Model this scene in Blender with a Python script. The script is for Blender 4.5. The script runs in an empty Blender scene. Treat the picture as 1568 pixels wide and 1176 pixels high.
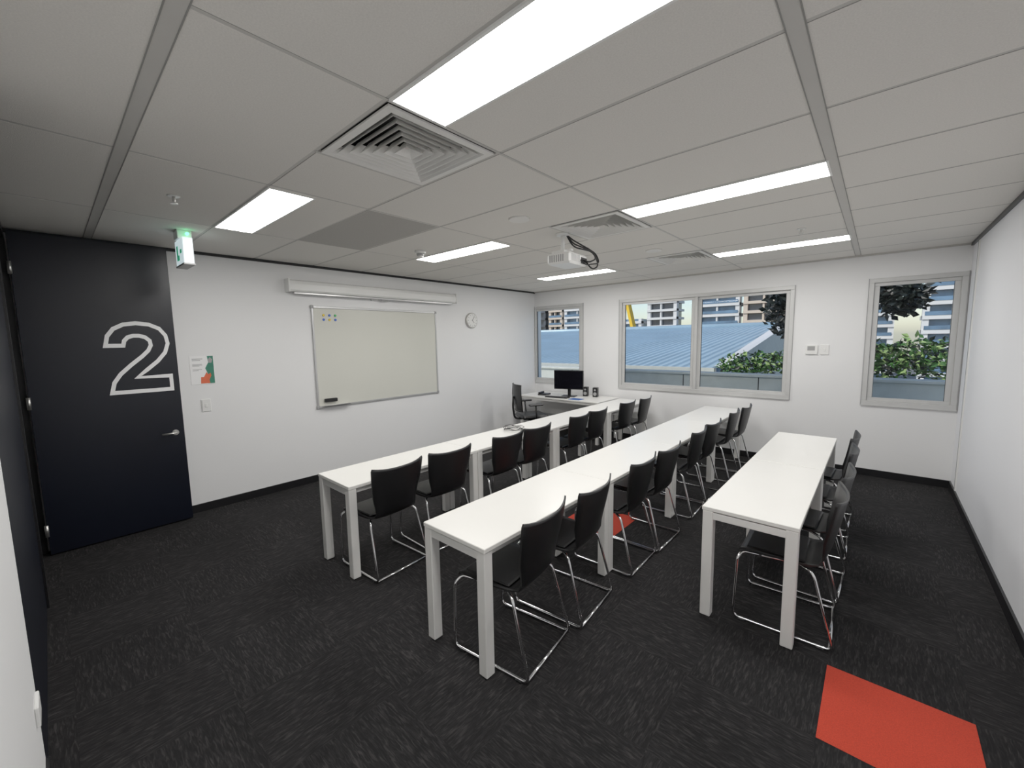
import bpy, math, random
from mathutils import Vector, Matrix
random.seed(4)
S=bpy.context.scene
COL=bpy.context.collection
# ------------------------------------------------------------------ materials
def mat(name,col,rough=0.5,metal=0.0,spec=0.5,bump=None,var=None,emit=None,coat=0):
    m=bpy.data.materials.new(name); m.use_nodes=True; nt=m.node_tree; b=nt.nodes['Principled BSDF']
    b.inputs['Base Color'].default_value=(*col,1); b.inputs['Roughness'].default_value=rough
    b.inputs['Metallic'].default_value=metal; b.inputs['Specular IOR Level'].default_value=spec
    tc=None
    if bump or var:
        tc=nt.nodes.new('ShaderNodeTexCoord')
    if var:
        n=nt.nodes.new('ShaderNodeTexNoise'); n.inputs['Scale'].default_value=var[0]; n.inputs['Detail'].default_value=4
        r=nt.nodes.new('ShaderNodeMapRange'); r.inputs[1].default_value=.3; r.inputs[2].default_value=.7
        r.inputs[3].default_value=1-var[1]; r.inputs[4].default_value=1+var[1]
        mx=nt.nodes.new('ShaderNodeVectorMath'); mx.operation='SCALE'; mx.inputs[0].default_value=col
        nt.links.new(tc.outputs['Object'],n.inputs['Vector']); nt.links.new(n.outputs[0],r.inputs[0]); nt.links.new(r.outputs[0],mx.inputs['Scale'])
        nt.links.new(mx.outputs[0],b.inputs['Base Color'])
    if bump:
        n=nt.nodes.new('ShaderNodeTexNoise'); n.inputs['Scale'].default_value=bump[0]; n.inputs['Detail'].default_value=3
        bp=nt.nodes.new('ShaderNodeBump'); bp.inputs['Strength'].default_value=bump[1]; bp.inputs['Distance'].default_value=0.002
        nt.links.new(tc.outputs['Object'],n.inputs['Vector']); nt.links.new(n.outputs[0],bp.inputs['Height']); nt.links.new(bp.outputs[0],b.inputs['Normal'])
    if emit:
        b.inputs['Emission Color'].default_value=(*emit[0],1); b.inputs['Emission Strength'].default_value=emit[1]
    return m
M={}
M['wall']=mat('wall_paint',(.88,.88,.88),.6,bump=(350,.15),var=(1.2,.01))
M['wallR']=mat('wall_paint_right',(.87,.88,.91),.55,bump=(350,.15),var=(1.2,.01))
M['black']=mat('black_trim',(.005,.005,.006),.4,var=(8,.1))
M['navy']=mat('navy_door_laminate',(.0028,.0042,.0095),.32,spec=.4,bump=(500,.2),var=(3,.08))
M['tile']=mat('ceiling_tile_fissured',(.77,.745,.70),.85,bump=(260,.5),var=(160,.05))
M['tbar']=mat('ceiling_grid_paint',(.54,.525,.495),.5,var=(5,.02))
M['tshadow']=mat('grid_painted_shadow',(.26,.255,.24),.6,var=(5,.02))  # thin shadow beside the ceiling bars, painted as dark strips
M['vent']=mat('vent_paint',(.82,.81,.78),.5,var=(5,.02))
M['panelgrey']=mat('access_panel_grey',(.42,.405,.38),.7,var=(90,.06))
M['light']=mat('light_diffuser',(1,1,1),.5,emit=((1,.98,.95),20.5))
M['table']=mat('table_laminate_white',(.88,.87,.83),.28,var=(2,.01))
M['tleg']=mat('table_leg_powdercoat',(.82,.81,.78),.35,var=(4,.01))
M['plastic']=mat('black_plastic',(.006,.006,.0065),.40,bump=(700,.25),var=(10,.1))
M['chrome']=mat('chrome',(.75,.75,.76),.12,metal=1,var=(10,.02))
M['alu']=mat('window_aluminium',(.62,.62,.61),.4,metal=.2,var=(6,.03))
M['alud']=mat('seal_rubber',(.05,.05,.05),.6,var=(6,.1))
M['wbframe']=mat('whiteboard_frame',(.6,.6,.6),.3,metal=.6,var=(8,.03))
M['wb']=mat('whiteboard_enamel',(.70,.70,.63),.17,var=(.8,.02))
M['white']=mat('white_plastic',(.86,.86,.84),.35,var=(6,.01))
M['grey']=mat('grey_plastic',(.35,.35,.35),.45,var=(6,.03))
M['silver']=mat('satin_silver',(.7,.69,.66),.3,metal=.9,var=(10,.03))
M['num']=mat('white_vinyl',(.95,.95,.95),.5,var=(10,.01))
M['green']=mat('poster_green',(.03,.20,.13),.5,var=(20,.1))
M['orange']=mat('poster_orange',(.75,.13,.05),.5,var=(20,.05))
M['screen']=mat('monitor_screen',(.004,.004,.006),.15,var=(3,.1))
M['blue']=mat('blue_fabric',(.02,.09,.35),.6,var=(30,.1))
M['exit']=mat('exit_sign_diffuser',(.80,.88,.88),.4,emit=((.78,.95,1.0),.5))
M['exitg']=mat('exit_sign_green',(.05,.45,.25),.4,emit=((.05,.5,.25),.25))
M['led']=mat('green_led',(.05,.9,.3),.4,emit=((.1,1,.35),4))
for n,c in dict(mg_red=(.7,.03,.03),mg_yel=(.85,.6,.03),mg_blu=(.03,.12,.6),mg_grn=(.05,.45,.1)).items(): M[n]=mat(n,c,.4,var=(10,.02))
M['parapet']=mat('parapet_concrete',(.50,.53,.50),.8,var=(6,.06),bump=(60,.3))
M['leaf']=mat('leaf_green',(.035,.11,.018),.45,var=(4,.4))
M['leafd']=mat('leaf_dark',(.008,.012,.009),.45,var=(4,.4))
M['leafl']=mat('leaf_light',(.28,.42,.14),.45,var=(4,.3))
M['bark']=mat('bark',(.05,.035,.025),.9,var=(12,.3),bump=(20,1))
M['bwhite']=mat('tower_render_white',(.66,.67,.67),.7,var=(.1,.05))
M['btan']=mat('tower_render_tan',(.58,.49,.40),.7,var=(.1,.06))
M['bglass']=mat('tower_glass_blue',(.09,.17,.27),.25,var=(.25,.4))
M['bglassd']=mat('tower_glass_dark',(.05,.06,.08),.25,var=(.25,.4))
M['yellow']=mat('yellow_steel',(.8,.5,.02),.5,var=(2,.05))
M['asphalt']=mat('ground_asphalt',(.12,.12,.12),.9,var=(.3,.1))
M['lens']=mat('projector_lens',(.01,.01,.02),.05,var=(3,.05))
M['carpetred']=mat('carpet_red',(.50,.036,.014),.95,bump=(300,1.0),var=(220,.18))
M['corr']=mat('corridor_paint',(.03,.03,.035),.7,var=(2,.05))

def carpet():
    m=bpy.data.materials.new('carpet_charcoal'); m.use_nodes=True; nt=m.node_tree; N=nt.nodes; L=nt.links; b=N['Principled BSDF']
    def math_(op,a,b_=None):
        n=N.new('ShaderNodeMath'); n.operation=op
        for i,v in enumerate((a,b_)):
            if v is None: continue
            if hasattr(v,'links'): L.new(v,n.inputs[i])
            else: n.inputs[i].default_value=v
        return n.outputs[0]
    tc=N.new('ShaderNodeTexCoord'); sp=N.new('ShaderNodeSeparateXYZ'); L.new(tc.outputs['Object'],sp.inputs[0])
    x,y=sp.outputs[0],sp.outputs[1]
    ix=math_('FLOOR',math_('DIVIDE',math_('ADD',x,.11),.535)); iy=math_('FLOOR',math_('DIVIDE',math_('SUBTRACT',y,2.08),.535))
    par=math_('PINGPONG',math_('ADD',ix,iy),1.0)
    def streak(u,v,sd):
        c=N.new('ShaderNodeCombineXYZ'); L.new(math_('MULTIPLY',u,17.0),c.inputs[0]); L.new(math_('MULTIPLY',v,105.0),c.inputs[1]); 
        L.new(math_('ADD',math_('MULTIPLY',math_('ADD',ix,math_('MULTIPLY',iy,3.1)),7.3),sd),c.inputs[2])
        n=N.new('ShaderNodeTexNoise'); n.inputs['Scale'].default_value=1; n.inputs['Detail'].default_value=2; n.inputs['Distortion'].default_value=.8
        L.new(c.outputs[0],n.inputs['Vector']); return n.outputs[0]
    mx=N.new('ShaderNodeMix'); L.new(par,mx.inputs[0]); L.new(streak(x,y,0),mx.inputs[2]); L.new(streak(y,x,5),mx.inputs[3])
    r=N.new('ShaderNodeValToRGB'); r.color_ramp.elements[0].position=.40; r.color_ramp.elements[0].color=(.0100,.0096,.0100,1)
    r.color_ramp.elements[1].position=.72; r.color_ramp.elements[1].color=(.034,.032,.032,1)
    e=r.color_ramp.elements.new(.55); e.color=(.0155,.0148,.0152,1)
    L.new(mx.outputs[0],r.inputs[0])
    big=N.new('ShaderNodeTexNoise'); big.inputs['Scale'].default_value=1.3; L.new(tc.outputs['Object'],big.inputs['Vector'])
    mr=N.new('ShaderNodeMapRange'); mr.inputs[1].default_value=.3; mr.inputs[2].default_value=.7; mr.inputs[3].default_value=.8; mr.inputs[4].default_value=1.2; L.new(big.outputs[0],mr.inputs[0])
    vs=N.new('ShaderNodeVectorMath'); vs.operation='SCALE'; L.new(r.outputs[0],vs.inputs[0]); L.new(mr.outputs[0],vs.inputs['Scale'])
    L.new(vs.outputs[0],b.inputs['Base Color']); b.inputs['Roughness'].default_value=.95; b.inputs['Specular IOR Level'].default_value=.15
    bp=N.new('ShaderNodeBump'); bp.inputs['Strength'].default_value=.5; bp.inputs['Distance'].default_value=.003
    L.new(mx.outputs[0],bp.inputs['Height']); L.new(bp.outputs[0],b.inputs['Normal'])
    return m
M['carpet']=carpet()
def glassm():
    m=bpy.data.materials.new('window_glass'); m.use_nodes=True; nt=m.node_tree; nt.nodes.clear()
    o=nt.nodes.new('ShaderNodeOutputMaterial'); t=nt.nodes.new('ShaderNodeBsdfTransparent'); g=nt.nodes.new('ShaderNodeBsdfGlossy'); mx=nt.nodes.new('ShaderNodeMixShader'); f=nt.nodes.new('ShaderNodeFresnel')
    f.inputs[0].default_value=1.3; g.inputs['Roughness'].default_value=0.02; t.inputs[0].default_value=(.95,.97,.97,1)
    nt.links.new(f.outputs[0],mx.inputs[0]); nt.links.new(t.outputs[0],mx.inputs[1]); nt.links.new(g.outputs[0],mx.inputs[2]); nt.links.new(mx.outputs[0],o.inputs[0]); return m
M['glass']=glassm()
M['roof']=mat('corrugated_roof_blue',(.34,.48,.58),.35,metal=.1,var=(.8,.08))
# ------------------------------------------------------------------ mesh builder
class MB:
    def __init__(s): s.v=[];s.f=[];s.mi=[];s.mats=[];s.sm=[]
    def m(s,k):
        if k not in s.mats: s.mats.append(k)
        return s.mats.index(k)
    def face(s,idx,k,smooth=False): s.f.append(idx); s.mi.append(s.m(k)); s.sm.append(smooth)
    def poly(s,pts,k):
        b=len(s.v); s.v+= [tuple(p) for p in pts]; s.face(list(range(b,b+len(pts))),k)
    def box(s,x0,x1,y0,y1,z0,z1,k,M4=None):
        b=len(s.v)
        P=[(x0,y0,z0),(x1,y0,z0),(x1,y1,z0),(x0,y1,z0),(x0,y0,z1),(x1,y0,z1),(x1,y1,z1),(x0,y1,z1)]
        if M4: P=[tuple(M4@Vector(p)) for p in P]
        s.v+=P
        for q in ((0,3,2,1),(4,5,6,7),(0,1,5,4),(1,2,6,5),(2,3,7,6),(3,0,4,7)): s.face([b+i for i in q],k)
    def bbox(s,x0,x1,y0,y1,z0,z1,k,c=.004,M4=None):
        import itertools
        xs=(x0,x1);ys=(y0,y1);zs=(z0,z1); idx={}
        for i,j,l in itertools.product((0,1),repeat=3):
            sx=1-2*i;sy=1-2*j;sz=1-2*l
            for a,p in enumerate(((xs[i],ys[j]+sy*c,zs[l]+sz*c),(xs[i]+sx*c,ys[j],zs[l]+sz*c),(xs[i]+sx*c,ys[j]+sy*c,zs[l]))):
                idx[(i,j,l,a)]=len(s.v); s.v.append(tuple(M4@Vector(p)) if M4 else p)
        ctr=Vector(((x0+x1)/2,(y0+y1)/2,(z0+z1)/2))
        if M4: ctr=M4@ctr
        def F(L): 
            pts=[Vector(s.v[i]) for i in L]
            n=(pts[1]-pts[0]).cross(pts[2]-pts[0]); fc=sum(pts,Vector())/len(pts)
            if n.dot(fc-ctr)<0: L=L[::-1]
            s.face(L,k)
        for i in (0,1):
            F([idx[(i,0,0,0)],idx[(i,1,0,0)],idx[(i,1,1,0)],idx[(i,0,1,0)]])
            F([idx[(0,i,0,1)],idx[(1,i,0,1)],idx[(1,i,1,1)],idx[(0,i,1,1)]])
            F([idx[(0,0,i,2)],idx[(1,0,i,2)],idx[(1,1,i,2)],idx[(0,1,i,2)]])
        for i in (0,1):
            for j in (0,1):
                F([idx[(i,j,0,0)],idx[(i,j,1,0)],idx[(i,j,1,1)],idx[(i,j,0,1)]])
                F([idx[(i,0,j,0)],idx[(i,1,j,0)],idx[(i,1,j,2)],idx[(i,0,j,2)]])
                F([idx[(0,i,j,1)],idx[(1,i,j,1)],idx[(1,i,j,2)],idx[(0,i,j,2)]])
                for l in (0,1): F([idx[(i,j,l,0)],idx[(i,j,l,1)],idx[(i,j,l,2)]])
    def tube(s,pts,r,k,n=8,closed=False,cap=True):
        pts=[Vector(p) for p in pts]; b=len(s.v); N=len(pts); up=None
        for i,p in enumerate(pts):
            if closed: t=(pts[(i+1)%N]-pts[i-1])
            else: t=(pts[min(i+1,N-1)]-pts[max(i-1,0)])
            t.normalize()
            if up is None:
                a=Vector((0,0,1)) if abs(t.z)<.9 else Vector((1,0,0)); up=(a-t*a.dot(t)).normalized()
            else: up=(up-t*up.dot(t)).normalized()
            sd=t.cross(up); rr=r[i] if isinstance(r,(list,tuple)) else r
            for j in range(n):
                a=2*math.pi*j/n; s.v.append(tuple(p+rr*(math.cos(a)*up+math.sin(a)*sd)))
        for i in range(N if closed else N-1):
            i2=(i+1)%N
            for j in range(n):
                j2=(j+1)%n; s.face([b+i*n+j,b+i*n+j2,b+i2*n+j2,b+i2*n+j],k,True)
        if cap and not closed:
            s.face([b+j for j in range(n)][::-1],k); s.face([b+(N-1)*n+j for j in range(n)],k)
    def cyl(s,c,axis,r0,r1,h,k,n=24):
        c=Vector(c);a=Vector(axis).normalized(); s.tube([c,c+a*h],[r0,r1],k,n)
    def obj(s,name,loc=(0,0,0),rot=0,parent=None):
        me=bpy.data.meshes.new(name); me.from_pydata(s.v,[],s.f)
        for k in s.mats: me.materials.append(M[k])
        me.polygons.foreach_set('material_index',s.mi); me.polygons.foreach_set('use_smooth',s.sm); me.update()
        o=bpy.data.objects.new(name,me); COL.objects.link(o); o.location=loc; o.rotation_euler[2]=rot
        if parent: o.parent=parent
        return o
def rounded(pts,r,seg=5):
    out=[]; P=[Vector(p) for p in pts]
    for i,p in enumerate(P):
        if i in (0,len(P)-1): out.append(p); continue
        a=(P[i-1]-p); b=(P[i+1]-p); rr=min(r,a.length*.45,b.length*.45); a=a.normalized()*rr; b=b.normalized()*rr
        for t in range(seg+1):
            t/=seg; out.append((1-t)**2*(p+a)+2*t*(1-t)*p+t*t*(p+b))
    return out
# ------------------------------------------------------------------ camera
yaw,pitch,roll=.7268,.1062,.0167
fw=Vector((-math.sin(yaw)*math.cos(pitch),math.cos(yaw)*math.cos(pitch),-math.sin(pitch)))
r_=Vector((math.cos(yaw),math.sin(yaw),0)); d_=fw.cross(r_)
rt=math.cos(roll)*r_+math.sin(roll)*d_; dn=-math.sin(roll)*r_+math.cos(roll)*d_
cd=bpy.data.cameras.new('camera'); cam=bpy.data.objects.new('camera',cd); COL.objects.link(cam); S.camera=cam
mw=Matrix((( rt.x,-dn.x,-fw.x,0),(rt.y,-dn.y,-fw.y,0),(rt.z,-dn.z,-fw.z,1.75),(0,0,0,1)))
cam.matrix_world=mw
cd.sensor_fit='HORIZONTAL'; cd.sensor_width=36; cd.lens=36*631.2/1568; cd.clip_start=.02; cd.clip_end=1000
# ------------------------------------------------------------------ room shell
XL,XR,YN,YF,ZC=-5.27,.695,-.15,6.65,2.70
b=MB(); b.box(XL-.2,XR+.2,YN-2.2,YF+.2,-.15,0,'carpet'); b.obj('floor')
b=MB(); b.box(XL-.2,XR+.2,YN-2.2,YF+.2,3.0,3.15,'wall'); b.obj('ceiling_slab')
b=MB(); b.box(XL-.2,XL,YN-2.2,YF+.2,0,3.0,'wall'); b.obj('wall_left')
b=MB(); b.box(XR,XR+.2,YN-.2,YF+.2,0,3.0,'wallR'); b.obj('wall_right')
b=MB(); b.box(-2.45,XR+.0,YN-.2,YN,0,3.0,'wall'); b.obj('wall_near')
b=MB(); b.box(-4.12,-2.45,YN-.2,YN,0,3.0,'navy'); b.box(XL,-4.12,YN-.2,YN,2.66,3.0,'navy'); b.obj('wall_near_entry')
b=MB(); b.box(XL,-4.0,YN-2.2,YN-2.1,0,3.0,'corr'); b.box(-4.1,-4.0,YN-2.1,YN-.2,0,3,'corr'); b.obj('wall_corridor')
b=MB(); b.box(XL,XL+.05,YN-.22,YN+.012,0,2.66,'black'); b.box(-4.16,-4.10,YN-.22,YN+.012,0,2.66,'black'); b.box(XL+.05,-4.16,YN-.22,YN+.012,2.62,2.66,'black'); b.obj('trim_door_frame')
W=[(-5.262,-4.12),(-3.395,-.87),(-.13,.685)]; ZB,ZT=.89,2.405
b=MB(); xs=XL
b.box(XL,XR,YF,YF+.2,0,ZB,'wall'); b.box(XL,XR,YF,YF+.2,ZT,3.0,'wall')
for (a,c) in W:
    if a>xs+.001: b.box(xs,a,YF,YF+.2,ZB,ZT,'wall')
    xs=c
b.box(xs,XR,YF,YF+.2,ZB,ZT,'wall'); b.obj('wall_far')
def window(x0,x1,mull,name,fl=.05):
    b=MB(); y0,y1=YF-.012,YF+.09
    f=.05
    b.bbox(x0,x1,y0,y1,ZB,ZB+f,'alu',.003); b.bbox(x0,x1,y0,y1,ZT-f,ZT,'alu',.003)
    b.bbox(x0,x0+fl,y0,y1,ZB+f,ZT-f,'alu',.003); b.bbox(x1-f,x1,y0,y1,ZB+f,ZT-f,'alu',.003)
    b.box(x0-.004,x0+.004,y0-.003,y0+.01,ZB-.004,ZT+.004,'grey'); b.box(x1-.004,x1+.004,y0-.003,y0+.01,ZB-.004,ZT+.004,'grey')
    panes=[(x0+fl,x1-f)] if not mull else [(x0+fl,mull-.02),(mull+.02,x1-f)]
    if mull: b.bbox(mull-.02,mull+.02,y0,y1,ZB+f,ZT-f,'alu',.003)
    for i,(a,c) in enumerate(panes):
        g=.05; ga=g if fl>.03 else .02; ya,yb=YF+.015+.02*i,YF+.05+.02*i; z0,z1=ZB+f,ZT-f
        b.bbox(a,c,ya,yb,z0,z0+g-.01,'alu',.003); b.bbox(a,c,ya,yb,z1-g+.01,z1,'alu',.003)
        b.bbox(a,a+ga,ya,yb,z0+g-.01,z1-g+.01,'alu',.003); b.bbox(c-g,c,ya,yb,z0+g-.01,z1-g+.01,'alu',.003)
        b.box(a+ga-.004,a+ga+.003,ya+.004,yb-.004,z0+g-.01,z1-g+.01,'alud'); b.box(c-g-.003,c-g+.004,ya+.004,yb-.004,z0+g-.01,z1-g+.01,'alud')
        b.poly([(a+ga,ya+.018,z0+g-.012),(c-g,ya+.018,z0+g-.012),(c-g,ya+.018,z1-g+.012),(a+ga,ya+.018,z1-g+.012)],'glass')
    b.box(x0,x1,YF-.02,YF-.0125,ZB-.012,ZB+.004,'alu')
    b.obj(name)
window(*W[0],None,'window_1',.02); window(*W[1],-2.12,'window_2'); window(*W[2],None,'window_3')
b=MB(); b.box(XL,XL+.014,.0,YF,0,.085,'black'); b.obj('baseboard_left')
b=MB(); b.box(XL,XR,YF-.014,YF,0,.085,'black'); b.obj('baseboard_far')
b=MB(); b.box(XR-.014,XR,YN,YF,0,.085,'black'); b.obj('baseboard_right')
b=MB(); b.box(-2.45,XR,YN,YN+.012,0,.085,'black'); b.obj('baseboard_near')
b=MB(); b.box(XL,XL+.02,YN,YF,ZC-.028,ZC+.02,'black'); b.obj('trim_shadowline_left')
b=MB(); b.box(XR-.02,XR,YN,YF,ZC-.03,ZC+.02,'black'); b.obj('trim_shadowline_right')
b=MB(); b.box(XL,XR,YF-.02,YF,ZC-.02,ZC+.01,'tbar'); b.obj('trim_ceiling_far')
b=MB(); b.box(XR-.01,XR,6.22,6.25,.09,ZC-.04,'white'); b.box(XR-.012,XR,6.26,6.262,.09,ZC-.04,'grey'); b.obj('trim_wall_joint')
# ceiling grid
xe=[XL,-4.08,-2.80,-1.51,-.25,XR]; ye=[YN,.33,.98,1.63,2.275,2.92,3.57,4.22,4.87,5.515,6.16,YF]
ventcells={(2,2),(2,5),(2,8)}
tiles=MB()
def tile(x0,x1,y0,y1,k='tile'):
    g=.012
    P=[(x0+g,y0+g),(x1-g,y0+g),(x1-g,y1-g),(x0+g,y1-g)]; Q=[(x0+.0,y0+.0),(x1,y0),(x1,y1),(x0,y1)]
    tiles.poly([(p[0],p[1],ZC) for p in P][::-1],k)
    for i in range(4):
        j=(i+1)%4; tiles.poly([(Q[i][0],Q[i][1],ZC+.008),(Q[j][0],Q[j][1],ZC+.008),(P[j][0],P[j][1],ZC),(P[i][0],P[i][1],ZC)],'tile')
for i in range(len(xe)-1):
    for j in range(len(ye)-1):
        x0,x1,y0,y1=xe[i],xe[i+1],ye[j],ye[j+1]
        if (i,j) in ventcells: tile(x0,-2.155,y0,y1)
        elif (i,j)==(1,3): tile(x0,x1,y0,y1,'panelgrey')
        else: tile(x0,x1,y0,y1)
for k,y in enumerate(ye[1:-1]):
    w=.026 if k==0 else .010
    tiles.box(XL,XR,y-w,y+w,ZC+.002,ZC+.03,'tbar')
    if k: tiles.box(XL,XR,y+.008,y+.0105,ZC+.001,ZC+.002,'tshadow')
for k,x in enumerate(xe[1:-1]):
    w=.026 if k==3 else .010
    tiles.box(x-w,x+w,YN,YF,ZC-.0015 if k==3 else ZC+.0015,ZC+.03,'tbar')
    if k==3:
        for q in (-w,w): tiles.box(x+q-.002,x+q+.002,YN,YF,ZC-.003,ZC,'tshadow')
    else: tiles.box(x+.008,x+.0105,YN,YF,ZC+.0005,ZC+.0015,'tshadow')
tiles.box(XL,XR,.33-.026,.33+.026,ZC-.0015,ZC+.002,'tbar')
for q in (-.026,.026): tiles.box(XL,XR,.33+q-.002,.33+q+.002,ZC-.003,ZC,'tshadow')
for (a,y0,y1) in ((-2.155,.98,1.63),(-2.155,2.92,3.57),(-2.155,4.87,5.515)): tiles.box(a-.01,a+.01,y0,y1,ZC-.001,ZC+.03,'tbar')
tiles.obj('ceiling')
def lightpanel(x0,x1,y0,y1):
    b=MB(); z=ZC-.004
    b.poly([(x0+.012,y0+.012,z),(x0+.012,y1-.012,z),(x1-.012,y1-.012,z),(x1-.012,y0+.012,z)],'light')
    for (a,c,d,e) in ((x0,x1,y0,y0+.012),(x0,x1,y1-.012,y1),(x0,x0+.012,y0+.012,y1-.012),(x1-.012,x1,y0+.012,y1-.012)): b.box(a,c,d,e,ZC-.007,ZC+.004,'white')
    b.obj('ceiling_light_panel')
for x0,x1 in ((-4.07,-2.83),(-1.50,-.265)):
    for y0 in (.985,2.925,5.18): lightpanel(x0,x1,y0,y0+.285)
def vent(x0,x1,y0,y1):
    b=MB(); cx,cy=(x0+x1)/2,(y0+y1)/2; R0=(x1-x0)/2-.008
    def ring(ra,za,rb,zb,k,t=.0):
        A=[(cx-ra,cy-ra,za),(cx+ra,cy-ra,za),(cx+ra,cy+ra,za),(cx-ra,cy+ra,za)]; B=[(cx-rb,cy-rb,zb),(cx+rb,cy-rb,zb),(cx+rb,cy+rb,zb),(cx-rb,cy+rb,zb)]
        for i in range(4):
            j=(i+1)%4; b.poly([A[i],A[j],B[j],B[i]],k)
    ring(R0,ZC+.002,R0,ZC-.006,'vent'); ring(R0,ZC-.006,R0-.035,ZC-.008,'vent'); ring(R0-.035,ZC-.008,R0-.06,ZC+.03,'vent')
    n=6; r=R0-.048
    st=(r-.02)/n
    for i in range(n):
        ra=r-st*i-.012; rb=max(ra-st*.8,.012)
        ring(ra,ZC-.004,rb,ZC+.040,'vent'); ring(ra+.003,ZC-.006,rb+.003,ZC+.041,'vent'); ring(ra,ZC-.004,ra+.003,ZC-.006,'vent')
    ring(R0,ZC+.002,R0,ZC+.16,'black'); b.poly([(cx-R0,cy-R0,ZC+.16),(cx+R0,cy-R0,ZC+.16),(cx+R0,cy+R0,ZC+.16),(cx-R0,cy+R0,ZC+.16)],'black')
    b.obj('ceiling_air_vent')
for y0,y1 in ((.98,1.63),(2.92,3.57),(4.87,5.515)): vent(-2.145,-1.52,y0+.01,y1-.01)
b=MB(); b.cyl((0,0,0),(0,0,-1),.06,.055,.03,'white'); b.cyl((0,0,-.03),(0,0,-1),.04,.035,.025,'grey'); b.cyl((0,0,-.055),(0,0,-1),.035,.02,.015,'white'); b.obj('smoke_detector',(-3.67,2.71,ZC))
for p in ((-2.18,2.57),(-1.9,4.5)):
    b=MB(); b.cyl((0,0,0),(0,0,-1),.085,.08,.012,'vent'); b.obj('ceiling_sensor',(*p,ZC))
for p in ((-3.42,.63),(-.58,4.59)):
    b=MB(); b.cyl((0,0,0),(0,0,-1),.035,.03,.006,'white',16); b.cyl((0,0,-.006),(0,0,-1),.009,.009,.03,'silver',10); b.cyl((0,0,-.045),(0,0,-1),.02,.02,.003,'silver',14)
    b.tube([(.014,0,-.02),(.016,0,-.035),(.004,0,-.045)],.002,'silver',6); b.tube([(-.014,0,-.02),(-.016,0,-.035),(-.004,0,-.045)],.002,'silver',6); b.obj('sprinkler_head',(*p,ZC-.001))
# ------------------------------------------------------------------ door leaf
E=bpy.data.objects.new('door_1',None); COL.objects.link(E)
b=MB(); b.bbox(-5.165,-5.12,-.125,.845,.012,2.665,'navy',.002); b.obj('leaf',parent=E)
pts=[(.02,0),(1,0),(1,.24),(.44,.24),(.60,.36),(.80,.51),(.94,.66),(1.0,.82),(.975,.96),(.88,1.08),(.71,1.15),(.5,1.17),(.30,1.145),(.14,1.07),(.04,.95),(.0,.79),(.27,.79),(.29,.87),(.35,.93),(.44,.957),(.53,.957),(.63,.93),(.70,.87),(.71,.79),(.66,.70),(.55,.60),(.36,.46),(.18,.31),(.07,.17)]
def ribbon(pts,w,b,tf,k):
    n=len(pts); A=[];B=[]
    for i in range(n):
        p0=Vector(pts[i-1]);p=Vector(pts[i]);p1=Vector(pts[(i+1)%n])
        d0=(p-p0).normalized(); d1=(p1-p).normalized(); n0=Vector((-d0.y,d0.x)); n1=Vector((-d1.y,d1.x)); mm=(n0+n1); mm/=max(.35,mm.length_squared/2)
        A.append(p+mm*w/2); B.append(p-mm*w/2)
    for i in range(n):
        j=(i+1)%n; b.poly([tf(A[i]),tf(B[i]),tf(B[j]),tf(A[j])],k)
b=MB(); ribbon(pts,.066,b,lambda p:(-5.1185,.355+p[0]*.43,1.335+p[1]*.535),'num'); b.obj('numeral_two',parent=E)
b=MB(); b.cyl((-5.12,.775,.905),(1,0,0),.026,.026,.012,'silver'); b.tube(rounded([(-5.11,.775,.905),(-5.065,.775,.905),(-5.062,.665,.905)],.02),.010,'silver',10); b.obj('lever_handle',parent=E)
b=MB()
for z in (.22,1.30,2.38): b.cyl((-5.125,-.128,z-.05),(0,0,1),.013,.013,.10,'silver',12); b.box(-5.16,-5.12,-.13,-.124,z-.05,z+.05,'silver')
b.obj('hinges',parent=E)
# ------------------------------------------------------------------ left wall items
b=MB(); X=XL+.001
b.box(X,X+.012,2.23,4.11,.945,2.195,'wb')
for a in ((2.21,4.13,.93,.955),(2.21,4.13,2.185,2.21),(2.21,2.235,.955,2.185),(4.105,4.13,.955,2.185)): b.bbox(X,X+.022,*a[:2],a[2],a[3],'wbframe',.003)
for y in (2.222,4.118):
    for z in (.943,2.197): b.bbox(X,X+.025,y-.02,y+.02,z-.02,z+.02,'grey',.004)
b.box(X,X+.07,2.27,2.62,.945,.952,'wbframe'); b.box(X+.066,X+.07,2.27,2.62,.945,.962,'wbframe')
i=0
for z in (2.10,2.045):
    for y in (2.36,2.435,2.51): b.cyl((X+.012,y,z),(1,0,0),.016,.014,.01,['mg_yel','mg_blu','mg_grn','mg_blu','mg_yel','mg_blu'][i],14); i+=1
b.obj('whiteboard')
b=MB(); b.bbox(X+.015,X+.055,2.30,2.46,1.0,1.045,'plastic',.006); b.obj('whiteboard_eraser')
b=MB()
prof=[(0,.0),(.10,.0),(.115,.02),(.115,.09),(.10,.125),(.07,.14),(0,.14)]
y0,y1=1.95,4.47
for i in range(len(prof)):
    j=(i+1)%len(prof); b.poly([(X+prof[i][0],y0,2.36+prof[i][1]),(X+prof[i][0],y1,2.36+prof[i][1]),(X+prof[j][0],y1,2.36+prof[j][1]),(X+prof[j][0],y0,2.36+prof[j][1])][::-1],'white')
for a,c in ((y0-.02,y0),(y1,y1+.02)): b.bbox(X,X+.125,a,c,2.353,2.507,'white',.004)
b.bbox(X+.03,X+.085,y0+.05,y1-.05,2.335,2.358,'wbframe',.004); b.tube([(X+.06,3.0,2.335),(X+.06,3.0,2.31)],.006,'grey'); b.box(X+.05,X+.07,3.15,3.25,2.318,2.335,'grey')
b.obj('projector_screen')
b=MB(); c=(X,4.89,2.095); b.cyl(c,(1,0,0),.13,.13,.03,'silver',40); b.cyl((X+.03,c[1],c[2]),(1,0,0),.13,.118,.008,'silver',40); b.cyl((X+.0375,c[1],c[2]),(1,0,0),.112,.112,.001,'white',40)
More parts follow.
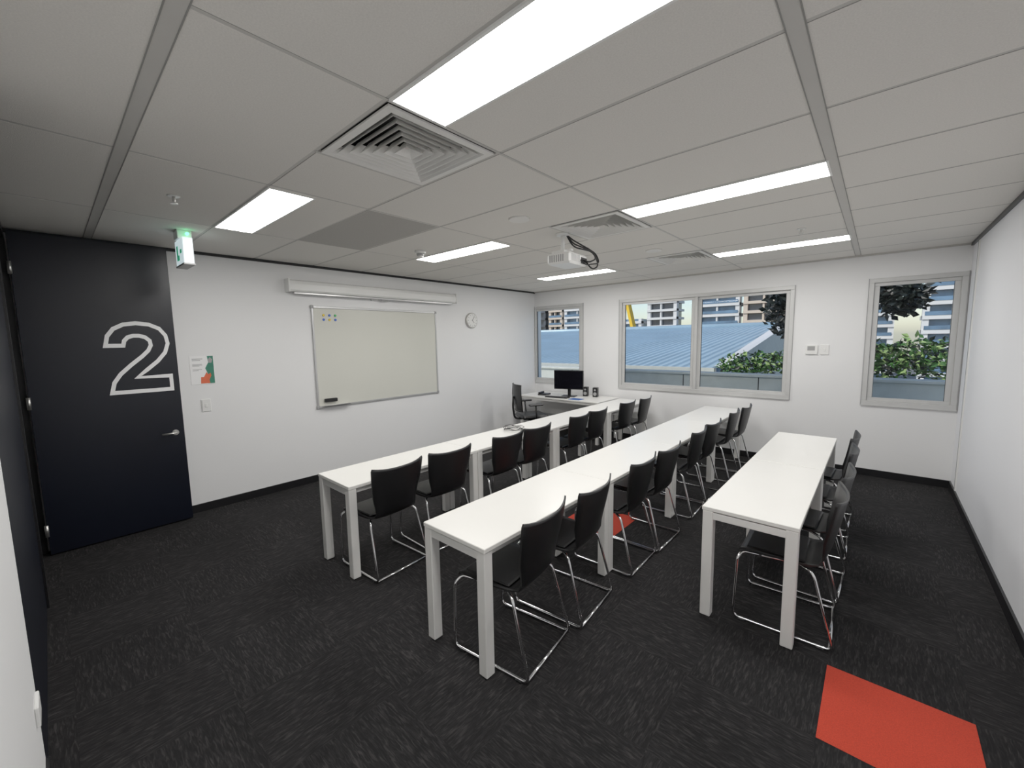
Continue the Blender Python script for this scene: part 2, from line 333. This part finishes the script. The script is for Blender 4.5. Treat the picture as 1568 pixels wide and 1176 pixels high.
for h in range(12):
    a=h*math.pi/6; M4=Matrix.Translation((X+.039,c[1]+.095*math.sin(a),c[2]+.095*math.cos(a)))@Matrix.Rotation(-a,4,'X'); b.box(0,.0005,-.003,.003,-.008,.008,'plastic',M4)
for a,l in ((2.4,.055),(.6,.085)):
    M4=Matrix.Translation((X+.0395,c[1],c[2]))@Matrix.Rotation(-a,4,'X'); b.box(0,.001,-.004,.004,-.01,l,'plastic',M4)
b.obj('wall_clock')
def switch(name,p,ax,w=.115,h=.075):
    b=MB()
    if ax=='L':
        b.bbox(X,X+.008,p[0]-w/2,p[0]+w/2,p[1]-h/2,p[1]+h/2,'white',.003); b.bbox(X+.008,X+.013,p[0]-.012,p[0]+.012,p[1]-.02,p[1]+.02,'white',.002); b.box(X+.008,X+.0085,p[0]-w/2+.006,p[0]-w/2+.01,p[1]-h/2+.01,p[1]+h/2-.01,'grey')
    elif ax=='F':
        b.bbox(p[0]-w/2,p[0]+w/2,YF-.012,YF,p[1]-h/2,p[1]+h/2,'white',.003); b.bbox(p[0]-.012,p[0]+.012,YF-.017,YF-.012,p[1]-.02,p[1]+.02,'white',.002)
    b.obj(name)
switch('light_switch',(1.07,1.12),'L',.085,.13)
switch('light_switch',(-.52,1.56),'F',.09,.13)
b=MB(); b.bbox(-.72,-.59,YF-.025,YF,1.50,1.62,'white',.004); b.box(-.70,-.62,YF-.0265,YF-.025,1.55,1.605,'grey'); b.obj('thermostat')
b=MB(); b.box(X,X+.003,.965,1.17,1.345,1.64,'num'); xx=X+.0035
b.poly([(xx,1.105,1.350),(xx,1.167,1.350),(xx,1.167,1.638),(xx,1.115,1.638),(xx,1.122,1.57),(xx,1.092,1.51),(xx,1.115,1.44)],'green')
b.poly([(xx+.0005,1.045,1.352),(xx+.0005,1.125,1.352),(xx+.0005,1.120,1.39),(xx+.0005,1.140,1.43),(xx+.0005,1.135,1.46),(xx+.0005,1.115,1.445),(xx+.0005,1.10,1.47),(xx+.0005,1.075,1.42),(xx+.0005,1.05,1.42)],'orange')
b.poly([(xx+.0004,1.125,1.565),(xx+.0004,1.15,1.565),(xx+.0004,1.16,1.60),(xx+.0004,1.14,1.625),(xx+.0004,1.12,1.60)],'grey')
for k,(z,w) in enumerate(((1.61,.09),(1.595,.07),(1.555,.08),(1.545,.085),(1.535,.06),(1.50,.08),(1.49,.05))): b.box(xx,xx+.0003,.985,.985+w,z-.003 if k>1 else z-.005,z+.0015,'grey')
b.obj('wall_poster')
E=bpy.data.objects.new('exit_sign',None); COL.objects.link(E)
b=MB(); b.bbox(-4.50,-4.36,.80,.90,2.63,ZC,'white',.004); b.obj('mount',parent=E)
b=MB(); b.bbox(-4.56,-4.28,.815,.885,2.42,2.63,'exit',.004); b.box(-4.50,-4.46,.812,.815,2.46,2.58,'exitg'); b.box(-4.46,-4.42,.812,.815,2.46,2.50,'exitg'); b.box(-4.38,-4.33,.812,.815,2.51,2.54,'exitg'); b.bbox(-4.565,-4.272,.81,.89,2.41,2.425,'grey',.003); b.obj('sign_box',parent=E)
b=MB(); b.cyl((-4.33,.86,2.665),(1,0,0),.012,.012,.02,'led',10); b.obj('led',parent=E)
b=MB(); b.bbox(-2.40,-2.28,YN,YN+.012,.33,.41,'white',.003); b.obj('power_outlet')
# ------------------------------------------------------------------ tables
TL=1.29; TW=.50; TH=.715
def table_mesh():
    b=MB(); hw=TW/2; g=.002
    b.bbox(-hw,hw,g,TL-g,TH-.025,TH,'table',.003)
    b.bbox(-hw+.035,-hw+.06,.065,TL-.065,TH-.07,TH-.025,'tleg',.002); b.bbox(hw-.06,hw-.035,.065,TL-.065,TH-.07,TH-.025,'tleg',.002)
    for y in (.008,TL-.043): b.bbox(-hw+.06,hw-.06,y,y+.035,TH-.075,TH-.032,'tleg',.002)
    for x in (-hw+.004,hw-.064):
        for y in (.004,TL-.064): b.bbox(x,x+.06,y,y+.06,.006,TH-.025,'tleg',.004); b.box(x+.006,x+.054,y+.006,y+.054,0,.006,'plastic')
    return b
tm=table_mesh().obj('training_table',(-3.05,1.355,0))
def inst(me,name,loc,rot=0):
    o=bpy.data.objects.new(name,me); COL.objects.link(o); o.location=loc; o.rotation_euler[2]=rot; return o
for cx,ys in ((-3.05,[1,2,3]),(-1.66,[0,1,2,3])):
    for k in ys: inst(tm.data,'training_table',(cx,1.355+TL*k,0))
for k in (0,1): inst(tm.data,'training_table',(-.51,2.60+(TL+.01)*k,0))
# ------------------------------------------------------------------ chairs
def chair_mesh():
    b=MB()
    prof=[(-.235,.425,.200,0),(-.225,.445,.210,0),(-.19,.455,.216,0),(-.08,.450,.216,0),(.04,.444,.207,0),(.12,.442,.195,0),(.165,.452,.185,.1),(.192,.485,.178,.35),(.207,.53,.182,.7),(.222,.60,.198,1),(.238,.68,.213,1),(.252,.76,.223,1),(.262,.815,.228,1),(.266,.833,.222,1)]
    nu=12; top=[];bot=[]
    for (x,z,w,bk) in prof: 
        for s in (0,1):
            row=[]
            for j in range(nu+1):
                t=-1+2*j/nu; a=abs(t)
                px=x-bk*.045*a**2.2; pz=z+(1-bk)*.012*a**3+ (0 if z<.8 else .018*a**3)
                th=.011
                if s: px+=th*bk; pz-=th*(1-bk)
                row.append(len(b.v)); b.v.append((px,t*w,pz))
            (top if s==0 else bot).append(row)
    R=len(prof)
    for i in range(R-1):
        for j in range(nu):
            b.face([top[i][j],top[i+1][j],top[i+1][j+1],top[i][j+1]],'plastic',True); b.face([bot[i][j],bot[i][j+1],bot[i+1][j+1],bot[i+1][j]],'plastic',True)
        b.face([top[i][0],bot[i][0],bot[i+1][0],top[i+1][0]],'plastic'); b.face([top[i][nu],top[i+1][nu],bot[i+1][nu],bot[i][nu]],'plastic')
    for j in range(nu):
        b.face([top[0][j],top[0][j+1],bot[0][j+1],bot[0][j]],'plastic'); b.face([top[-1][j],bot[-1][j],bot[-1][j+1],top[-1][j+1]],'plastic')
    b.bbox(-.20,.10,-.18,.18,.452,.468,'plastic',.007)
    r=.0085
    for s in (-1,1):
        y=.228*s
        path=[(.10,s*.15,.428),(-.215,s*.19,.428),(-.235,y,.40),(-.25,y,r+.004),(.25,y,r+.004),(.14,s*.205,.42),(.06,s*.15,.428)]
        b.tube(rounded(path,.04,5),r,'chrome',8)
        for x in (-.2,.19): b.bbox(x-.02,x+.02,y-.011,y+.011,.001,.012,'plastic',.003)
    b.tube([(-.12,-.19,.428),(-.12,.19,.428)],r,'chrome',8); b.tube([(.09,-.16,.428),(.09,.16,.428)],r,'chrome',8)
    b.tube([(.235,-.228,r+.004),(.235,.228,r+.004)],r,'chrome',8)
    return b
c0=chair_mesh().obj('stacking_chair',(-2.88,1.67,0),math.radians(3))
R1=[(2.21,-.01,-2),(2.92,0,1),(3.395,.0,-1),(4.20,0,2),(4.68,-.01,0),(5.50,0,-2),(6.02,.03,3)]
for y,dx,a in R1: inst(c0.data,'stacking_chair',(-2.88+dx,y,0),math.radians(a))
R2=[(1.67,0,7),(2.20,.0,5),(2.925,0,1),(3.40,.02,-1),(4.20,.0,2),(4.70,.0,-2),(5.52,.0,2),(6.02,.03,0)]
for y,dx,a in R2: inst(c0.data,'stacking_chair',(-1.505+dx,y,0),math.radians(a))
R3=[(2.95,0.02,2),(3.49,.03,-2),(4.19,.03,1),(4.80,.02,-2)]
for y,dx,a in R3: inst(c0.data,'stacking_chair',(-.37+dx,y,0),math.radians(a))
b=MB()
P=[]
for i in range(90):
    a=i*.21; rr=.10+.015*math.sin(i*.7); P.append((math.cos(a)*rr*1.1+.01*math.sin(i*.13),math.sin(a)*rr,.006+.0004*i+.006*math.sin(i*.5)**2))
P+= [(.16,.05,.012),(.22,.02,.006),(.235,-.02,.006)]
b.tube(P,.004,'plastic',6); b.obj('cable_coil',(-3.1,3.5,TH))
# ------------------------------------------------------------------ corner desk
b=MB(); x0,x1,y0,y1=-5.05,-3.36,5.88,6.60
b.bbox(x0,x1,y0,y1,TH-.025,TH,'table',.003); b.bbox(x0+.06,x1-.06,y1-.12,y1-.1,.3,TH-.03,'tleg',.002)
for x in (x0+.01,x1-.06):
    for y in (y0+.01,y1-.07): b.bbox(x,x+.05,y,y+.05,0,TH-.025,'tleg',.003)
    b.bbox(x+.01,x+.04,y0+.06,y1-.07,TH-.07,TH-.025,'tleg',.002)
b.bbox(x0+.06,x1-.06,y0+.02,y0+.05,TH-.07,TH-.025,'tleg',.002)
b.obj('corner_desk')
def rz(a): return Matrix.Rotation(a,4,'Z')
b=MB(); b.bbox(-.275,.275,-.012,.02,.13,.475,'plastic',.006); b.box(-.264,.264,-.0135,-.012,.146,.464,'screen'); b.bbox(-.10,.10,.02,.045,.2,.36,'plastic',.01)
b.bbox(-.03,.03,.03,.05,.012,.24,'plastic',.004); b.bbox(-.13,.13,-.07,.11,0,.014,'plastic',.005); b.obj('computer_monitor',(-4.16,6.22,TH),math.radians(16))
b=MB(); b.bbox(-.22,.22,-.07,.07,0,.018,'plastic',.005)
for r in range(4):
    for c in range(14): b.bbox(-.205+c*.0295,-.18+c*.0295,-.055+r*.029,-.031+r*.029,.018,.022,'screen',.001)
b.obj('computer_keyboard',(-4.25,5.99,TH),math.radians(8))
b=MB(); b.bbox(-.11,.11,-.09,.09,0,.004,'blue',.001); b.obj('mouse_mat',(-3.86,6.0,TH))
for x in (-3.94,-3.74):
    b=MB(); b.bbox(-.045,.045,-.05,.05,0,.17,'plastic',.008); b.cyl((0,-.051,.055),(0,-1,0),.032,.028,.004,'grey',18); b.cyl((0,-.051,.125),(0,-1,0),.018,.016,.004,'grey',14); b.obj('desktop_speaker',(x,6.45,TH),math.radians(15))
b=MB(); b.bbox(-.09,.09,-.1,.1,0,.03,'plastic',.008); b.bbox(-.085,-.04,-.1,.1,.03,.06,'plastic',.012); b.box(-.02,.07,.02,.08,.031,.033,'grey'); b.obj('desk_phone',(-4.66,6.15,TH),math.radians(10))
# office chair
b=MB()
for k in range(5):
    a=k*2*math.pi/5+.3; c,s=math.cos(a),math.sin(a)
    b.tube([(0,0,.10),(c*.15,s*.15,.09),(c*.28,s*.28,.065)],[.03,.022,.015],'plastic',8); 
    for q in (-.018,.018): b.cyl((c*.28-s*q-s*.008,s*.28+c*q+c*.008,.03),(s,-c,0),.03,.03,.016,'plastic',14)
b.cyl((0,0,.08),(0,0,1),.03,.025,.32,'plastic',14); b.bbox(-.13,.13,-.1,.1,.39,.42,'plastic',.01)
b.bbox(-.24,.24,-.23,.24,.42,.49,'plastic',.03)
n=8
rows=[]
for i in range(9):
    z=.56+i*.055; w=.19+.05*math.sin(math.pi*min(i,6.5)/8); row=[]
    for j in range(n+1):
        t=-1+2*j/n; row.append(len(b.v)); b.v.append((t*w,-.27-.04*math.sin(i/8*2.2)+.05*t*t,z))
    rows.append(row)
for i in range(8):
    for j in range(n): b.face([rows[i][j],rows[i][j+1],rows[i+1][j+1],rows[i+1][j]],'plastic',True)
edge=[b.v[k] for k in rows[0]]+[b.v[r[-1]] for r in rows[1:]]+[b.v[k] for k in rows[-1][::-1][1:]]+[b.v[r[0]] for r in rows[::-1][1:-1]]
b.tube(edge,.013,'plastic',8,closed=True)
b.tube(rounded([(0,-.05,.40),(0,-.30,.42),(0,-.33,.62),(0,-.32,.80)],.06),.018,'plastic',8)
for s in (-1,1):
    b.tube(rounded([(s*.2,.0,.43),(s*.28,-.0,.45),(s*.29,-.02,.66)],.05),.014,'plastic',8); b.bbox(s*.29-.035,s*.29+.035,-.14,.11,.66,.69,'plastic',.012)
b.obj('office_chair',(-4.42,5.46,0),math.radians(-32))
# ------------------------------------------------------------------ projector
E=bpy.data.objects.new('ceiling_projector',None); COL.objects.link(E); px,py=-2.15,3.2
b=MB(); b.cyl((px-.05,py,ZC),(0,0,-1),.06,.055,.02,'white'); b.cyl((px-.05,py,ZC-.02),(0,0,-1),.018,.018,.13,'white',14); b.bbox(px-.15,px+.05,py-.02,py+.02,2.535,2.555,'white',.003); b.bbox(px-.12,px+.02,py-.08,py+.08,2.50,2.537,'white',.004); b.obj('mount',parent=E)
b=MB(); M4=Matrix.Translation((px,py,2.455))@rz(math.radians(4)); b.bbox(-.12,.12,-.16,.16,-.048,.048,'white',.018,M4)
for i in range(7): b.box(.1205,.122,-.14+i*.022,-.13+i*.022,-.03,.03,'grey',M4); b.box(-.09+i*.022,-.08+i*.022,-.1615,-.16,-.03,.03,'grey',M4)
b.box(.1205,.1225,.03,.14,-.035,.02,'plastic',M4)
b.obj('body',parent=E)
b=MB(); b.cyl((px-.115,py+.08,2.455),(-1,0,0),.042,.038,.03,'grey'); b.cyl((px-.14,py+.08,2.455),(-1,0,0),.032,.032,.008,'lens'); b.obj('lens',parent=E)
b=MB()
for k,(ry,dz) in enumerate(((.14,.0),(.08,.03),(.12,-.03))):
    P=[(px+.12,py+.03+k*.04,2.45),(px+.17,py+.04+k*.05,2.40+dz),(px+.18,py+.12+ry,2.44+dz),(px+.12,py+.14+ry,2.55),(px+.02,py+.06,2.61-dz),(px-.03,py+.03,2.69)]
    b.tube(rounded(P,.08,8),.007,'plastic',6)
b.obj('cables',parent=E)
for i,(x,y) in enumerate(((-.11,2.08),(-2.20,3.15))):
    b=MB(); b.box(x+.002,x+.533,y+.002,y+.533,-.001,.001,'carpetred'); b.obj('carpet_tile_red')
# ------------------------------------------------------------------ exterior
b=MB(); b.box(-300,300,7,400,-14,-13.5,'asphalt'); b.obj('ground')
b=MB(); b.box(-30,14,8.0,8.2,-13.5,1.05,'parapet'); b.bbox(-30,14,7.96,8.24,1.05,1.10,'parapet',.01)
x=-29
while x<14: b.box(x-.008,x+.008,7.997,8.001,-1,1.05,'alud'); x+=1.25
b.obj('parapet_wall')
b=MB(); b.box(-30,14,6.87,7.95,-13.5,.3,'parapet'); b.obj('ledge')
b=MB()
def roofz(y): return 1.08+(y-9)*(2.17-1.08)/11
def roofx(y): return -2.46-(y-9)*.61/11
n=150
xa=-32.0
for i in range(n):
    w=.21; x0=xa+i*w
    for (a,c,h0,h1) in ((0,.03,0,.035),(.03,.06,.035,.035),(.06,.09,.035,0),(.09,.21,0,0)):
        X0,X1=x0+a,x0+c
        if X1>roofx(9): continue
        def yend(X): return 20 if X<roofx(20) else 9+(-2.46-X)*11/.61
        b.poly([(X0,9,roofz(9)+h0),(X1,9,roofz(9)+h1),(X1,yend(X1),roofz(yend(X1))+h1),(X0,yend(X0),roofz(yend(X0))+h0)],'roof')
b.box(-32,roofx(9),8.9,9.0,.9,1.12,'parapet')
b.poly([(roofx(9),8.9,1.16),(roofx(9)+.16,8.9,1.12),(roofx(20)+.3,20,2.22),(roofx(20),20,2.26)],'bwhite')
b.poly([(roofx(9)+.16,8.9,1.12),(roofx(9)+.16,8.9,-2),(roofx(20)+.3,20,-2),(roofx(20)+.3,20,2.22)],'parapet')
b.tube([(-32,20,2.2),(roofx(20),20,2.2)],.12,'roof')
b.obj('metal_roof')
def tower(px0,px1,k1,k2,fh,name,bal=True,Y=150,top=60,D=8):
    s=Y/6.65; x0,x1=px0*s,px1*s; b=MB(); b.box(x0+1,x1-1,Y+1.5,Y+D,-13.5,top,k2)
    z=-12
    while z<top:
        b.box(x0,x1,Y,Y+D,z,z+fh*.28,k1)
        if bal: b.box(x0+.4,x1-.4,Y-.1,Y+.1,z+fh*.28,z+fh*.55,'bglass')
        z+=fh
    n=max(2,int((x1-x0)/5))
    for i in range(n+1):
        xx=x0+(x1-x0-1.2)*i/n; b.box(xx,xx+1.2 if i in (0,n) else xx+.5,Y+.3,Y+2.2,-13,top,k1)
    b.obj('building_'+name)
tower(-5.9,-5.0,'bglassd','bglassd',3.2,'dark_tower',False)
tower(-4.92,-4.60,'btan','bglassd',3.2,'apartment_block')
tower(-4.55,-3.95,'bwhite','bglass',3.2,'apartment_tower',True)
tower(-3.6,-3.0,'bwhite','bglass',3.2,'office_block',False,150,9)
tower(-2.90,-2.42,'bwhite','bglassd',2.9,'office_tower',False)
tower(-2.1,-1.53,'bwhite','bglass',3.4,'residential_tower')
tower(-1.48,-.95,'btan','bglassd',3.0,'brick_tower',False)
tower(-.7,.12,'bwhite','bglass',3.1,'hotel_tower')
tower(.35,1.1,'bwhite','bglass',3.4,'glass_tower',True,140)
b=MB(); s=110/6.65; b.box(-3.12*s,-3.07*s,110,112,-13,30,'yellow',Matrix.Translation((-3.1*s,0,0))@Matrix.Rotation(math.radians(-14),4,'Y')@Matrix.Translation((3.1*s,0,0))); b.obj('yellow_beam')
def leaves(b,c,r,n,size,ks):
    for _ in range(n):
        while True:
            u=Vector([random.uniform(-1,1) for _ in range(3)])
            if u.length<1: break
        p=Vector((c[0]+u.x*r[0],c[1]+u.y*r[1],c[2]+u.z*r[2])); d=Vector([random.uniform(-1,1),random.uniform(-1,1),random.uniform(-.5,.8)]).normalized(); a=Vector([random.uniform(-1,1) for _ in range(3)]); sd=d.cross(a).normalized(); l=size*random.uniform(.6,1.2); w=l*.28
        nn=d.cross(sd)*w*.3
        b.poly([p,p+d*l*.45+sd*w+nn,p+d*l,p+d*l*.45-sd*w+nn],random.choice(ks))
b=MB()
for i in range(5): leaves(b,(-2.1+i*.28,8.75,1.14+random.uniform(-.02,.12)+.03*i),(.25,.25,.24),230,.10,['leaf','leaf','leafl','leafd'])
b.box(-2.6,-.7,8.45,9.0,-13.5,.95,'parapet'); b.obj('garden_shrub')
b=MB()
for i in range(6): leaves(b,(-.1+i*.26,8.75,1.27+random.uniform(-.05,.16)),(.27,.3,.33),280,.11,['leaf','leafl','leafd','leaf'])
b.box(-.5,1.6,8.45,9.05,-13.5,.95,'parapet'); b.obj('garden_shrub')
b=MB()
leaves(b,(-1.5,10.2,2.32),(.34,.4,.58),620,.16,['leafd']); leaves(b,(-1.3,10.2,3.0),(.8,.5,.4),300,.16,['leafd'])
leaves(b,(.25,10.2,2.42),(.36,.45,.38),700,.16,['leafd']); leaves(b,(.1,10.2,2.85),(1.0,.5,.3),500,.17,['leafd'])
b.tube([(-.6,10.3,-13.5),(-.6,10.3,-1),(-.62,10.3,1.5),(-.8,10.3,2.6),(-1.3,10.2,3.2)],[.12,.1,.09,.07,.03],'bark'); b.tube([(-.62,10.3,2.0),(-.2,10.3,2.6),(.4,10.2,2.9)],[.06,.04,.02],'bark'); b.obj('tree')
# ------------------------------------------------------------------ world + sun
w=bpy.data.worlds.new('sky'); S.world=w; w.use_nodes=True; nt=w.node_tree; bg=nt.nodes['Background']; sk=nt.nodes.new('ShaderNodeTexSky'); sk.sky_type='NISHITA'; sk.sun_disc=False; sk.sun_elevation=math.radians(48); sk.sun_rotation=math.radians(200)
nt.links.new(sk.outputs[0],bg.inputs[0]); bg.inputs[1].default_value=.15
sd=bpy.data.lights.new('sun','SUN'); sd.energy=2.6; sd.angle=.01; sd.color=(1,.96,.9); so=bpy.data.objects.new('sun',sd); COL.objects.link(so); so.rotation_euler=(math.radians(42),0,math.radians(-25))
S.view_settings.view_transform='Standard'; S.view_settings.gamma=1.2
